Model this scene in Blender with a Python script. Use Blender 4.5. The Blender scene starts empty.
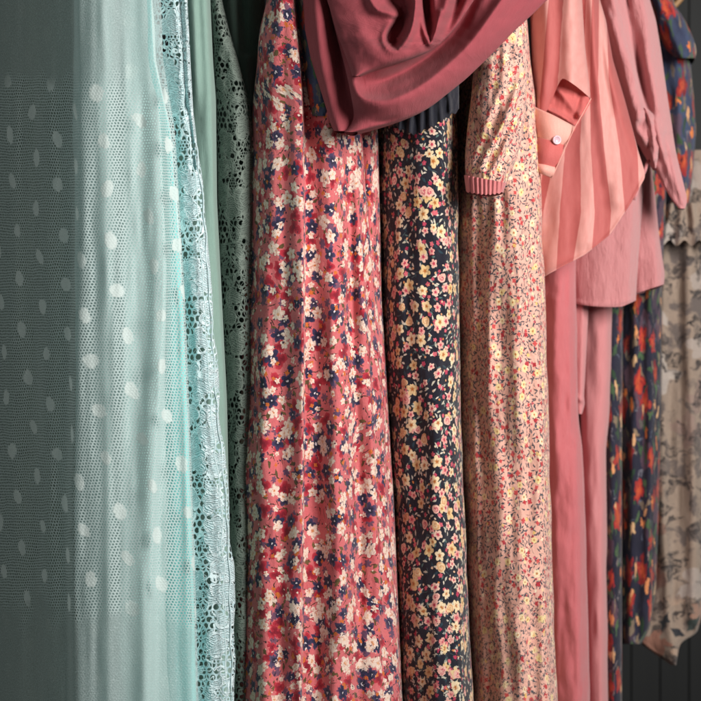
import bpy, bmesh, math, random
import numpy as np
from mathutils import Vector

# ------------------------------------------------------------------ camera, world, light
SC = bpy.context.scene
COL = SC.collection
DIST, WID, CZ = 1.6, 0.9, 1.15          # camera distance to the front of the rail, picture width there, eye height
cam_d = bpy.data.cameras.new("camera")
cam = bpy.data.objects.new("camera", cam_d)
COL.objects.link(cam)
cam.location = (0, -DIST, CZ)
cam.rotation_euler = (math.radians(90), 0, 0)
cam_d.sensor_width = 36
cam_d.lens = 36 * DIST / WID
cam_d.clip_start = 0.05
cam_d.clip_end = 50
cam_d.dof.use_dof = True
cam_d.dof.focus_distance = DIST + 0.12
cam_d.dof.aperture_fstop = 4.5
SC.camera = cam

w = bpy.data.worlds.new("World")
SC.world = w
w.use_nodes = True
w.node_tree.nodes["Background"].inputs[0].default_value = (0.92, 0.97, 0.93, 1)
w.node_tree.nodes["Background"].inputs[1].default_value = 0.07

def lamp(name, loc, target, energy, sx, sy, colour):
    d = bpy.data.lights.new(name, 'AREA')
    d.shape = 'RECTANGLE'; d.size = sx; d.size_y = sy; d.energy = energy; d.color = colour
    o = bpy.data.objects.new(name, d); COL.objects.link(o)
    o.location = loc
    o.rotation_euler = (Vector(target) - Vector(loc)).to_track_quat('-Z', 'Y').to_euler()
    return o
lamp("window_light", (1.25, -1.2, CZ + 0.62), (0.0, 0.2, CZ - 0.05), 61, 0.7, 0.9, (1.0, 0.965, 0.92))
lamp("fill_light", (-1.5, -1.7, CZ + 0.5), (-0.25, 0.1, CZ), 5.5, 1.1, 1.3, (0.93, 1.0, 0.95))  # weak unseen fill, added to lift the dark left flanks of the clothes

SC.view_settings.view_transform = 'Standard'
SC.view_settings.look = 'None'
SC.view_settings.exposure = 0
SC.view_settings.gamma = 1

# ------------------------------------------------------------------ small helpers
def lin(c):
    c = c / 255.0
    return c / 12.92 if c <= 0.04045 else ((c + 0.055) / 1.055) ** 2.4
def C(r, g, b):
    return (lin(r), lin(g), lin(b), 1.0)
S0 = WID / 701.0                         # metres per photo pixel at y = 0
def world(px, py, y):
    s = S0 * (DIST + y) / DIST
    return (px - 350.5) * s, y, CZ + (350.5 - py) * s

def gsmooth(a, sig):
    if sig <= 0.3: return a
    n = int(sig * 3) + 1
    k = np.exp(-0.5 * (np.arange(-n, n + 1) / sig) ** 2); k /= k.sum()
    lo = a[0] - (a[1] - a[0]) * np.arange(n, 0, -1)
    hi = a[-1] + (a[-1] - a[-2]) * np.arange(1, n + 1)
    return np.convolve(np.concatenate([lo, a, hi]), k, 'valid')

def vnoise(x, y, seed):
    r = np.random.RandomState(seed).rand(64, 64)
    xi = np.floor(x).astype(int); yi = np.floor(y).astype(int)
    fx = x - xi; fy = y - yi
    fx = fx * fx * (3 - 2 * fx); fy = fy * fy * (3 - 2 * fy)
    g = lambda i, j: r[i % 64, j % 64]
    return ((g(xi, yi) * (1 - fx) + g(xi + 1, yi) * fx) * (1 - fy)
            + (g(xi, yi + 1) * (1 - fx) + g(xi + 1, yi + 1) * fx) * fy) - 0.5

def ridge_height(PX, PY, pts, amp, wl, wr):
    """height towards the viewer of one fold that runs along a polyline; wl / wr = softness of its two flanks"""
    best = np.full(PX.shape, 1e9); sgn = np.zeros(PX.shape); am = np.zeros(PX.shape)
    amps = amp if isinstance(amp, (list, tuple)) else [amp] * len(pts)
    for i in range(len(pts) - 1):
        x0, y0 = pts[i]; x1, y1 = pts[i + 1]
        dx, dy = x1 - x0, y1 - y0
        L2 = dx * dx + dy * dy
        t = np.clip(((PX - x0) * dx + (PY - y0) * dy) / L2, 0, 1)
        ex = PX - (x0 + t * dx); ey = PY - (y0 + t * dy)
        d = np.hypot(ex, ey)
        m = d < best
        best = np.where(m, d, best)
        # side: + on the right when walking down the page
        sgn = np.where(m, ex * dy - ey * dx, sgn)
        am = np.where(m, amps[i] * (1 - t) + amps[i + 1] * t, am)
    wd = np.where(sgn < 0, wl, wr)
    q = best / wd
    return am * np.exp(-q * q)

def smooth_poly(pts, n=4):
    """Catmull-Rom through the given points"""
    p = [np.array(q, float) for q in pts]
    p = [2 * p[0] - p[1]] + p + [2 * p[-1] - p[-2]]
    out = []
    for i in range(1, len(p) - 2):
        for k in range(n):
            t = k / n
            out.append(0.5 * (2 * p[i] + (p[i + 1] - p[i - 1]) * t + (2 * p[i - 1] - 5 * p[i] + 4 * p[i + 1] - p[i + 2]) * t * t
                              + (3 * p[i] - p[i - 1] - 3 * p[i + 1] + p[i + 2]) * t ** 3))
    out.append(p[-2])
    return [tuple(q) for q in out]

def root(name, label, cat, px, py, y, group=None):
    o = bpy.data.objects.new(name, None); COL.objects.link(o)
    o.empty_display_size = 0.05
    o.location = world(px, py, y)
    o['label'] = label; o['category'] = cat
    if group: o['group'] = group
    return o

def link(name, verts, faces, mat, parent=None, uvs=None, smooth=True, solid=0.0):
    loc = np.array(parent_loc(parent))
    me = bpy.data.meshes.new(name)
    me.from_pydata([tuple(np.array(v) - loc) for v in verts], [], faces)
    if uvs is not None:
        uvl = me.uv_layers.new(name="UVMap")
        vi = np.zeros(len(me.loops), dtype=np.int32)
        me.loops.foreach_get("vertex_index", vi)
        uvl.data.foreach_set("uv", np.asarray(uvs, dtype=np.float32)[vi].ravel())
    if smooth:
        me.polygons.foreach_set("use_smooth", np.ones(len(me.polygons), dtype=bool))
    me.materials.append(mat)
    me.update()
    o = bpy.data.objects.new(name, me); COL.objects.link(o)
    if parent: o.parent = parent
    if solid:
        m = o.modifiers.new("thickness", 'SOLIDIFY'); m.thickness = solid; m.offset = 1
    return o
def parent_loc(p):
    v = Vector((0, 0, 0))
    while p is not None:
        v += p.location; p = p.parent
    return v

def panel(name, mat, parent, rows, y0, half=0.10, tilt=0.04, back=True, ridges=(), wr=(), seed=1, step=2.0, sig=5.0,
          pw=2.3, edge_rows=None, depth_rows=None, uvfun=None, axis=None, depth=None, dx=1.4, yfun=None, hem=None, solid=0.0, u0=0.0,
          edge_wave=0.0):
    """A hanging piece of cloth: rows give its left and right outline down the page at its real distance,
    it rounds off at both sides, carries the given folds and (back=True) closes behind into a flattened tube of cloth."""
    rows = list(rows)
    if rows[0][0] == -30:                  # carry on above and below the picture
        a, b = rows[0], rows[1]
        k = 90 / (b[0] - a[0])
        m_ = ((a[1] - b[1]) * k * 0.6, (a[2] - b[2]) * k * 0.6)
        if a[2] + m_[1] > a[1] + m_[0] + 6: rows.insert(0, (-120, a[1] + m_[0], a[2] + m_[1]))
    if rows[-1][0] == 730: rows.append((860, rows[-1][1] - 2, rows[-1][2] + 4))
    py = np.arange(rows[0][0], rows[-1][0] + step * 0.5, step, dtype=float)
    R = np.array(rows, float)
    xl = gsmooth(np.interp(py, R[:, 0], R[:, 1]), sig / step)
    xr = gsmooth(np.interp(py, R[:, 0], R[:, 2]), sig / step)
    if edge_wave:
        xl = xl + edge_wave * 2 * vnoise(py / 34.0, py * 0 + 3.3, seed + 11)
        xr = xr + edge_wave * 2 * vnoise(py / 30.0, py * 0 + 7.7, seed + 12)
    xr = np.maximum(xr, xl + 0.6)
    n = max(14, int((xr - xl).max() / dx))
    u = np.linspace(0, 1, n + 1)
    t = 0.35 * u + 0.65 * (1 - np.cos(np.pi * u)) / 2
    PX = xl[:, None] + (xr - xl)[:, None] * t[None, :]
    PY = np.repeat(py[:, None], n + 1, 1)
    if hem is not None:                    # lets the lowest rows follow a hem line
        PY = hem(PX, PY, py)
    q = np.abs(2 * t - 1)
    prof = 1 - (1 - q ** pw) ** (1 / pw)
    es = np.ones(len(py)) if edge_rows is None else np.interp(py, [e[0] for e in edge_rows], [e[1] for e in edge_rows])
    Y = y0 + tilt * (1 - t)[None, :] + half * prof[None, :] * es[:, None]
    if depth_rows is not None:
        Y = Y + np.interp(py, [e[0] for e in depth_rows], [e[1] for e in depth_rows])[:, None]
    if yfun is not None:
        Y = Y + yfun(PX, PY)
    H = np.zeros(PX.shape)
    for r in ridges:
        am = r[1] if isinstance(r[1], (list, tuple)) else [r[1]] * len(r[0])
        p3 = [(q[0], q[1], a) for q, a in zip(r[0], am)]
        if len(p3) > 2: p3 = smooth_poly(p3)
        H += ridge_height(PX, PY, [(q[0], q[1]) for q in p3], [float(q[2]) for q in p3], r[2], r[3])
    for (sx, sy, a) in wr:                  # soft random creases
        H += a * 2 * vnoise(PX / sx + 13.1, PY / sy + 5.7, seed)
        H += a * vnoise(PX / sx * 2.1 + 3.1, PY / sy * 2.1 + 1.7, seed + 1)
    Y = Y - H
    s = S0 * (DIST + Y) / DIST
    X = (PX - 350.5) * s; Z = CZ + (350.5 - PY) * s
    # fabric coordinates in centimetres
    if uvfun is not None:
        U, V = uvfun(PX, PY)
    else:
        du = np.hypot(np.diff(X, axis=1), gs2(np.diff(Y, axis=1)))
        U = np.concatenate([np.zeros((len(py), 1)), np.cumsum(du, axis=1)], axis=1)
        mid = np.argmin(np.abs(t - 0.5))
        U = (U - U[:, mid:mid + 1] + ((xl + xr) / 2 - 350.5)[:, None] * S0) * 100 + u0
        V = (350.5 - PY) * S0 * 100
    G = np.stack([X, Y, Z], -1)
    UV = np.stack([U, V], -1)
    if back:
        nb = 14
        dep = depth if depth is not None else max(2 * half, 0.02)
        if axis is None:
            axis = -float((X[:, :1].mean() + X[:, -1:].mean()) / 2) / (DIST + y0)
        a = np.linspace(0, np.pi, nb + 2)[1:-1]
        XR, YR, XL, YL = X[:, -1:], Y[:, -1:], X[:, :1], Y[:, :1]
        f = (1 - np.cos(a)) / 2            # right edge to left edge round the back
        Yb = YR + (YL - YR) * f + dep * np.sin(a) * es[:, None]
        Xb = XR + (XL - XR) * f - axis * dep * np.sin(a) * es[:, None]
        Zb = np.repeat(Z[:, -1:], nb, 1) + (Z[:, :1] - Z[:, -1:]) * f
        G = np.concatenate([G, np.stack([Xb, Yb, Zb], -1)], 1)
        ub = U[:, -1:] + np.cumsum(np.full((len(py), nb), dep * 200 / nb), 1)
        UV = np.concatenate([UV, np.stack([ub, np.repeat(V[:, :1], nb, 1)], -1)], 1)
    nr, nc = G.shape[:2]
    idx = np.arange(nr * nc).reshape(nr, nc)
    faces = []
    cc = nc if back else nc - 1
    for i in range(nr - 1):
        a_, b_ = idx[i], idx[i + 1]
        for j in range(cc):
            k = (j + 1) % nc
            faces.append((a_[j], b_[j], b_[k], a_[k]))
    faces = [tuple(int(v) for v in f) for f in faces]
    return link(name, G.reshape(-1, 3), faces, mat, parent, UV.reshape(-1, 2), solid=solid)
def gs2(a): return a

def tube(name, mat, parent, pts, r, y=None, seg=6, smooth_n=4):
    """a cord along photo points (px, py, depth)"""
    P = [Vector(world(*p)) for p in smooth_poly(pts, smooth_n)]
    vs, fs = [], []
    for i, p in enumerate(P):
        d = (P[min(i + 1, len(P) - 1)] - P[max(i - 1, 0)]).normalized()
        a = d.cross(Vector((0, 1, 0)))
        if a.length < 1e-4: a = d.cross(Vector((1, 0, 0)))
        a.normalize(); b = d.cross(a)
        for k in range(seg):
            an = 2 * math.pi * k / seg
            vs.append(p + (a * math.cos(an) + b * math.sin(an)) * r)
    for i in range(len(P) - 1):
        for k in range(seg):
            k2 = (k + 1) % seg
            fs.append((i * seg + k, i * seg + k2, (i + 1) * seg + k2, (i + 1) * seg + k))
    fs.append(tuple(range(seg))[::-1]); fs.append(tuple((len(P) - 1) * seg + k for k in range(seg)))
    return vs, fs
def tubes(name, mat, parent, lines, r):
    V, F = [], []
    for l in lines:
        v, f = tube(None, None, None, l, r)
        F += [tuple(i + len(V) for i in q) for q in f]; V += v
    return link(name, V, F, mat, parent)

# ------------------------------------------------------------------ material language
class M:
    def __init__(self, name):
        self.m = bpy.data.materials.new(name); self.m.use_nodes = True
        self.t = self.m.node_tree; self.t.nodes.clear()
        self.out = self.t.nodes.new("ShaderNodeOutputMaterial")
        self.uvn = self.t.nodes.new("ShaderNodeUVMap").outputs[0]
    def n(self, typ, **kw):
        nd = self.t.nodes.new(typ)
        for k, v in kw.items(): setattr(nd, k, v)
        return nd
    def put(self, sock, v):
        if isinstance(v, bpy.types.NodeSocket): self.t.links.new(v, sock)
        elif v is not None: sock.default_value = v
    def ma(self, op, a, b=None, c=None, clamp=False):
        nd = self.n("ShaderNodeMath", operation=op, use_clamp=clamp)
        self.put(nd.inputs[0], a); self.put(nd.inputs[1], b); self.put(nd.inputs[2], c)
        return nd.outputs[0]
    def vm(self, op, a, b=None, scale=None):
        nd = self.n("ShaderNodeVectorMath", operation=op)
        self.put(nd.inputs[0], a); self.put(nd.inputs[1], b)
        if scale is not None: self.put(nd.inputs['Scale'], scale)
        return nd.outputs['Value'] if op in ('LENGTH', 'DOT_PRODUCT', 'DISTANCE') else nd.outputs[0]
    def sep(self, v):
        nd = self.n("ShaderNodeSeparateXYZ"); self.put(nd.inputs[0], v); return nd.outputs
    def comb(self, x, y, z=0.0):
        nd = self.n("ShaderNodeCombineXYZ"); self.put(nd.inputs[0], x); self.put(nd.inputs[1], y); self.put(nd.inputs[2], z)
        return nd.outputs[0]
    def mix(self, f, a, b):
        nd = self.n("ShaderNodeMix", data_type='RGBA')
        self.put(nd.inputs[0], f); self.put(nd.inputs[6], a); self.put(nd.inputs[7], b)
        return nd.outputs[2]
    def ss(self, x, e0, e1, o0=0.0, o1=1.0):
        nd = self.n("ShaderNodeMapRange", interpolation_type='SMOOTHSTEP')
        self.put(nd.inputs[0], x)
        for i, v in enumerate((e0, e1, o0, o1)): self.put(nd.inputs[i + 1], v)
        return nd.outputs[0]
    def noise(self, vec, scale, detail=2.0, rough=0.5):
        nd = self.n("ShaderNodeTexNoise", noise_dimensions='2D')
        self.put(nd.inputs['Vector'], vec); nd.inputs['Scale'].default_value = scale
        nd.inputs['Detail'].default_value = detail; nd.inputs['Roughness'].default_value = rough
        return nd
    def voro(self, vec, rnd=0.85, feature='F1'):
        nd = self.n("ShaderNodeTexVoronoi", voronoi_dimensions='2D', feature=feature)
        self.put(nd.inputs['Vector'], vec); nd.inputs['Scale'].default_value = 1.0
        nd.inputs['Randomness'].default_value = rnd
        return nd
    def uv(self, off=(0, 0), cell=1.0, base=None, rot=0.0):
        nd = self.n("ShaderNodeMapping")
        self.put(nd.inputs[0], base if base is not None else self.uvn)
        nd.inputs[1].default_value = (off[0], off[1], 0); nd.inputs[2].default_value = (0, 0, rot)
        nd.inputs[3].default_value = (1 / cell, 1 / cell, 1)
        return nd.outputs[0]
    def warp(self, base, scale, amount, detail=2.0):
        nz = self.noise(base, scale, detail)
        v = self.vm('SUBTRACT', nz.outputs['Color'], (0.5, 0.5, 0.5))
        v = self.vm('MULTIPLY', v, (1, 1, 0))
        if isinstance(amount, (int, float)): amount = float(amount)
        v = self.vm('SCALE', v, scale=amount)
        return self.vm('ADD', base, v)
    def cellinfo(self, base, cell, off, rnd):
        p = self.uv(off, cell, base)
        vo = self.voro(p, rnd)
        loc = self.vm('SUBTRACT', p, vo.outputs['Position'])
        c = self.n("ShaderNodeSeparateColor"); self.t.links.new(vo.outputs['Color'], c.inputs[0])
        return loc, c.outputs
    def flower(self, base, cell, off, rad, n=5, lobe=0.35, prob=1.0, rnd=0.8, soft=0.06, size_var=0.4):
        """returns mask, radial position 0..1, random; all sizes in centimetres"""
        loc, c = self.cellinfo(base, cell, off, rnd)
        x, y, _ = self.sep(loc)
        ang = self.ma('ADD', self.ma('ARCTAN2', y, x), self.ma('MULTIPLY', c[0], 6.283))
        self.ang = ang
        pet = self.ma('ABSOLUTE', self.ma('COSINE', self.ma('MULTIPLY', ang, n / 2.0)))
        R = self.ma('MULTIPLY', self.ma('MULTIPLY_ADD', pet, lobe, 1 - lobe),
                    self.ma('MULTIPLY_ADD', c[1], size_var * rad / cell, (1 - size_var / 2) * rad / cell))
        rr = self.ma('DIVIDE', self.vm('LENGTH', loc), R)
        msk = self.ss(rr, 1 + soft, 1 - soft)
        if prob < 1: msk = self.ma('MULTIPLY', msk, self.ma('LESS_THAN', c[2], prob))
        rnd2 = self.ma('FRACT', self.ma('MULTIPLY', c[2], 7.13))
        return msk, rr, rnd2
    def leaf(self, base, cell, off, L, W, prob=1.0, rnd=0.9, align=None):
        loc, c = self.cellinfo(base, cell, off, rnd)
        x, y, _ = self.sep(loc)
        if align is None: a = self.ma('MULTIPLY', c[0], 6.283)
        else: a = self.ma('MULTIPLY_ADD', c[0], align[1], align[0])
        ca, sa = self.ma('COSINE', a), self.ma('SINE', a)
        xx = self.ma('ADD', self.ma('MULTIPLY', x, ca), self.ma('MULTIPLY', y, sa))
        yy = self.ma('SUBTRACT', self.ma('MULTIPLY', y, ca), self.ma('MULTIPLY', x, sa))
        yy = self.ma('ADD', yy, self.ma('MULTIPLY', self.ma('MULTIPLY', xx, xx), 0.5))
        q = self.ma('POWER', self.ma('ABSOLUTE', self.ma('DIVIDE', xx, L / cell)), 1.7)
        d = self.ma('ADD', q, self.ma('ABSOLUTE', self.ma('DIVIDE', yy, W / cell)))
        msk = self.ss(d, 1.15, 0.85)
        if prob < 1: msk = self.ma('MULTIPLY', msk, self.ma('LESS_THAN', c[2], prob))
        return msk, self.ma('FRACT', self.ma('MULTIPLY', c[2], 5.7))
    def weave(self, freq=9.0):
        """fine woven thread relief (height)"""
        x, y, _ = self.sep(self.warp(self.uvn, 1.2, 0.05))
        a = self.ma('SINE', self.ma('MULTIPLY', x, freq * 6.283)); b = self.ma('SINE', self.ma('MULTIPLY', y, freq * 6.283))
        return self.ma('MULTIPLY', a, b)
    def cloth(self, col, rough=0.85, sheen=0.25, bump=None, bump_s=0.2, alpha=None, trans=0.0, spec=0.25, bdist=0.001):
        p = self.n("ShaderNodeBsdfPrincipled")
        self.put(p.inputs['Base Color'], col)
        p.inputs['Roughness'].default_value = rough
        p.inputs['Sheen Weight'].default_value = sheen
        p.inputs['Sheen Roughness'].default_value = 0.5
        p.inputs['Specular IOR Level'].default_value = spec
        if bump is not None:
            b = self.n("ShaderNodeBump"); b.inputs['Strength'].default_value = bump_s; b.inputs['Distance'].default_value = bdist
            self.put(b.inputs['Height'], bump); self.t.links.new(b.outputs[0], p.inputs['Normal'])
        sh = p.outputs[0]
        if trans > 0:
            tr = self.n("ShaderNodeBsdfTranslucent"); self.put(tr.inputs[0], col)
            mx = self.n("ShaderNodeMixShader"); mx.inputs[0].default_value = trans
            self.t.links.new(sh, mx.inputs[1]); self.t.links.new(tr.outputs[0], mx.inputs[2]); sh = mx.outputs[0]
        if alpha is not None:
            tp = self.n("ShaderNodeBsdfTransparent")
            mx = self.n("ShaderNodeMixShader"); self.put(mx.inputs[0], alpha)
            self.t.links.new(tp.outputs[0], mx.inputs[1]); self.t.links.new(sh, mx.inputs[2]); sh = mx.outputs[0]
        self.t.links.new(sh, self.out.inputs[0])
        return self.m
    def slub(self, base=None, k=1.0):
        """uneven yarn: streaky vertical variation of brightness, 0..1"""
        st = self.n("ShaderNodeMapping"); self.put(st.inputs[0], base if base is not None else self.uvn)
        st.inputs[3].default_value = (3.0 * k, 0.35 * k, 1)
        return self.noise(st.outputs[0], 2.0, 4.0, 0.6).outputs[0]

def plain(name, c1, c2, rough=0.85, sheen=0.3, bump_s=0.25, k=1.0, trans=0.0, spec=0.2, crinkle=0.0, crumple=1.6):
    m = M(name)
    s = m.slub(k=k)
    f_ = m.ma('ADD', m.ma('MULTIPLY', s, 0.9), m.ma('SUBTRACT', m.ma('MULTIPLY', m.noise(m.uvn, 9.0, 3.0, 0.7).outputs[0], 1.3), 0.6))
    col = m.mix(m.ma('ADD', f_, 0.0, None, True), c1, c2)
    h = m.ma('ADD', m.ma('MULTIPLY', m.noise(m.uvn, 14.0, 3.0).outputs[0], 0.6), m.ma('MULTIPLY', s, 0.5))
    st = m.n('ShaderNodeMapping'); m.put(st.inputs[0], m.warp(m.uvn, 0.4, 1.2)); st.inputs[3].default_value = (1.0, 0.4, 1)
    h = m.ma('ADD', h, m.ma('MULTIPLY', m.noise(st.outputs[0], 0.8, 4.0, 0.55).outputs[0], crumple))
    if crinkle:
        st = m.n("ShaderNodeMapping"); m.put(st.inputs[0], m.warp(m.uvn, 0.6, 0.8))
        st.inputs[3].default_value = (1.6, 0.35, 1)
        h = m.ma('ADD', h, m.ma('MULTIPLY', m.noise(st.outputs[0], 1.6, 3.0, 0.6).outputs[0], crinkle))
    return m.cloth(col, rough, sheen, h, min(1.0, bump_s * 2.2), trans=trans, spec=spec, bdist=0.0013)

def hexnet(m, base, period):
    """hexagonal net: returns 0 in the holes, 1 on the threads"""
    x, y, _ = m.sep(base)
    k = 4 * math.pi / (math.sqrt(3) * period)
    tot = None
    for a in (90, 210, 330):
        ca, sa = math.cos(math.radians(a)), math.sin(math.radians(a))
        d = m.ma('ADD', m.ma('MULTIPLY', x, k * ca), m.ma('MULTIPLY', y, k * sa))
        c = m.ma('COSINE', d)
        tot = c if tot is None else m.ma('ADD', tot, c)
    return tot                              # 3 at the hole centres, -1.5 at the thread knots

def make_tulle():
    m = M("dotted_tulle")
    base = m.warp(m.warp(m.uvn, 0.25, 0.4), 1.3, 0.16)
    bx, by, _ = m.sep(base)
    base = m.comb(m.ma('MULTIPLY_ADD', by, 0.18, bx), m.ma('MULTIPLY', by, 1.05))
    f = m.ma('ADD', hexnet(m, base, 0.43), m.ma('MULTIPLY', m.ma('SUBTRACT', m.noise(m.uvn, 1.7, 3.0).outputs[0], 0.5), 1.4))
    x, y, _ = m.sep(m.uvn)
    net = m.ss(f, 1.25, -0.5)
    # embroidered zone: the net is worked over densely near the top and near the hem
    wob = m.ma('MULTIPLY_ADD', m.noise(m.uvn, 0.14, 4.0, 0.6).outputs[0], 14.0, -5.5)
    yy = m.ma('ADD', y, wob)
    band = m.ma('MAXIMUM', m.ss(yy, 33.5, 38.5), m.ss(yy, -30.0, -34.5))
    ny = m.noise(m.warp(m.uvn, 1.6, 0.5), 6.0, 3.0, 0.65).outputs[0]
    worked = m.ss(ny, 0.30, 0.70)
    # woven spots in staggered columns
    x, y, _ = m.sep(m.warp(m.uvn, 0.13, 2.2))
    cx, cy = 5.2, 6.3
    sx = m.ma('DIVIDE', m.ma('ADD', m.ma('MULTIPLY_ADD', y, 0.10, x), 1.6), cx)
    ci = m.ma('FLOOR', sx)
    stag = m.ma('MULTIPLY', m.ma('MODULO', m.ma('ABSOLUTE', ci), 2.0), 0.5)
    sy = m.ma('ADD', m.ma('DIVIDE', m.ma('ADD', y, m.ma('MULTIPLY', x, 0.06)), cy), stag)
    lx = m.ma('MULTIPLY', m.ma('SUBTRACT', m.ma('FRACT', sx), 0.5), cx)
    ly = m.ma('MULTIPLY', m.ma('SUBTRACT', m.ma('FRACT', sy), 0.5), cy)
    jit = m.noise(m.uvn, 3.5, 2.0).outputs[0]
    r = m.ma('SQRT', m.ma('ADD', m.ma('POWER', m.ma('DIVIDE', lx, 0.86), 2.0), m.ma('POWER', m.ma('DIVIDE', ly, 1.0), 2.0)))
    r = m.ma('ADD', r, m.ma('MULTIPLY', m.ma('SUBTRACT', jit, 0.5), 0.7))
    dots = m.ma('MULTIPLY', m.ss(r, 1.06, 0.9), m.ma('SUBTRACT', 1.0, m.ma('MULTIPLY', band, 0.75)))
    net_a = m.ma('MULTIPLY', net, 0.88)
    net_b = m.ma('ADD', 0.42, m.ma('MULTIPLY', worked, 0.32))
    mixa = m.n("ShaderNodeMix"); m.put(mixa.inputs[0], band); m.put(mixa.inputs[2], net_a); m.put(mixa.inputs[3], net_b)
    alpha = m.ma('MAXIMUM', mixa.outputs[0], m.ma('MULTIPLY', dots, 0.97), clamp=True)
    stitch = m.ma('SINE', m.ma('ADD', m.ma('MULTIPLY', y, 42.0), m.ma('MULTIPLY', x, 12)))
    col = m.mix(dots, C(204, 220, 220), C(226, 238, 236))
    h = m.ma('ADD', m.ma('MULTIPLY', dots, m.ma('MULTIPLY_ADD', stitch, 0.3, 0.8)), m.ma('ADD', m.ma('MULTIPLY', net, 0.6), m.ma('MULTIPLY', m.ma('MULTIPLY', worked, band), 1.2)))
    return m.cloth(col, 0.8, 0.15, h, 0.5, alpha=alpha, trans=0.25)

def make_lace(name, c_light, c_dark, cell, hole, seed, open_=1.0, bs=0.9):
    m = M(name)
    base = m.warp(m.uvn, 0.4, 0.3)
    # net ground with larger and smaller holes
    big = hexnet(m, base, hole)
    small = hexnet(m, base, hole * 0.5)
    sel = m.ss(m.noise(m.uv((seed, seed)), 0.35, 1.0).outputs[0], 0.62, 0.65)
    mixn = m.n("ShaderNodeMix"); m.put(mixn.inputs[0], sel)
    m.put(mixn.inputs[2], m.ss(big, -0.2, -0.75)); m.put(mixn.inputs[3], m.ss(small, 0.35, -0.2))
    net = mixn.outputs[0]
    # satin-stitched petals and leaves with corded outline
    wp = m.warp(m.uvn, 0.8, 0.7)
    pm, pr, pr2 = m.flower(wp, cell, (seed, 2.1), cell * 0.5, 3, 0.45, 0.6, 0.9, 0.03, 0.3)
    lm, lr = m.leaf(m.warp(m.uvn, 0.4, 0.8), cell * 0.9, (1.3, seed), cell * 0.5, cell * 0.2, 0.5)
    motif = m.ma('MAXIMUM', pm, lm)
    cord1 = m.ma('MULTIPLY', m.ss(pr, 0.84, 0.92), m.ss(pr, 1.13, 1.04))
    n1 = m.noise(m.uv((seed * 2, 0)), 0.34, 1.5).outputs[0]
    n2 = m.noise(m.uv((0, seed * 3)), 0.55, 1.0).outputs[0]
    vine = m.ma('MAXIMUM', m.ss(m.ma('ABSOLUTE', m.ma('SUBTRACT', n1, 0.5)), 0.022, 0.012),
                m.ss(m.ma('ABSOLUTE', m.ma('SUBTRACT', n2, 0.46)), 0.020, 0.010))
    cord = m.ma('MAXIMUM', cord1, vine)
    x, y, _ = m.sep(wp)
    st = m.ma('SINE', m.ma('ADD', m.ma('MULTIPLY', y, 22.0), m.ma('MULTIPLY', m.ma('SINE', m.ma('MULTIPLY', x, 1.7)), 6.0)))
    st = m.ma('MULTIPLY_ADD', st, 0.5, 0.5)
    solid = m.ma('MAXIMUM', motif, cord)
    alpha = m.ma('MAXIMUM', m.ma('MULTIPLY', net, open_), m.ma('MAXIMUM', m.ma('MULTIPLY', motif, m.ma('MULTIPLY_ADD', st, 0.25, 0.72)), cord), clamp=True)
    col = m.mix(m.ma('MULTIPLY', m.ma('SUBTRACT', 1.0, cord), m.ma('MULTIPLY_ADD', m.ma('MULTIPLY', st, motif), -0.5, 0.6)), c_light, c_dark)
    h = m.ma('ADD', m.ma('MULTIPLY', cord, 1.6), m.ma('ADD', m.ma('MULTIPLY', m.ma('MULTIPLY', st, motif), 0.8), m.ma('MULTIPLY', net, 0.5)))
    return m.cloth(col, 0.75, 0.1, h, bs, alpha=alpha, bdist=0.0012)

def finish_print(m, col, rough=0.8, sheen=0.2, spec=0.25):
    h = m.ma('ADD', m.ma('MULTIPLY', m.weave(8.0), 0.25), m.noise(m.uvn, 10.0, 3.0).outputs[0])
    st = m.n('ShaderNodeMapping'); m.put(st.inputs[0], m.warp(m.uvn, 0.4, 1.2)); st.inputs[3].default_value = (1.0, 0.4, 1)
    h = m.ma('ADD', h, m.ma('MULTIPLY', m.noise(st.outputs[0], 0.9, 4.0, 0.55).outputs[0], 5.0))
    g = m.noise(m.uvn, 5.0, 4.0, 0.7).outputs[0]
    hsv = m.n("ShaderNodeHueSaturation"); m.put(hsv.inputs['Color'], col); m.put(hsv.inputs['Value'], m.ss(g, 0.2, 0.8, 0.9, 1.1))
    return m.cloth(hsv.outputs[0], rough, sheen, h, 0.55, spec=spec, bdist=0.0013)

def rag(m, lo_top, lo_bot):
    """brushy print: the strokes get loose towards the top and the hem of the fabric"""
    x, y, _ = m.sep(m.uvn)
    k = m.ma('MAXIMUM', m.ss(y, lo_top, lo_top + 2.5), m.ss(y, lo_bot, lo_bot - 2.5))
    return k

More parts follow.
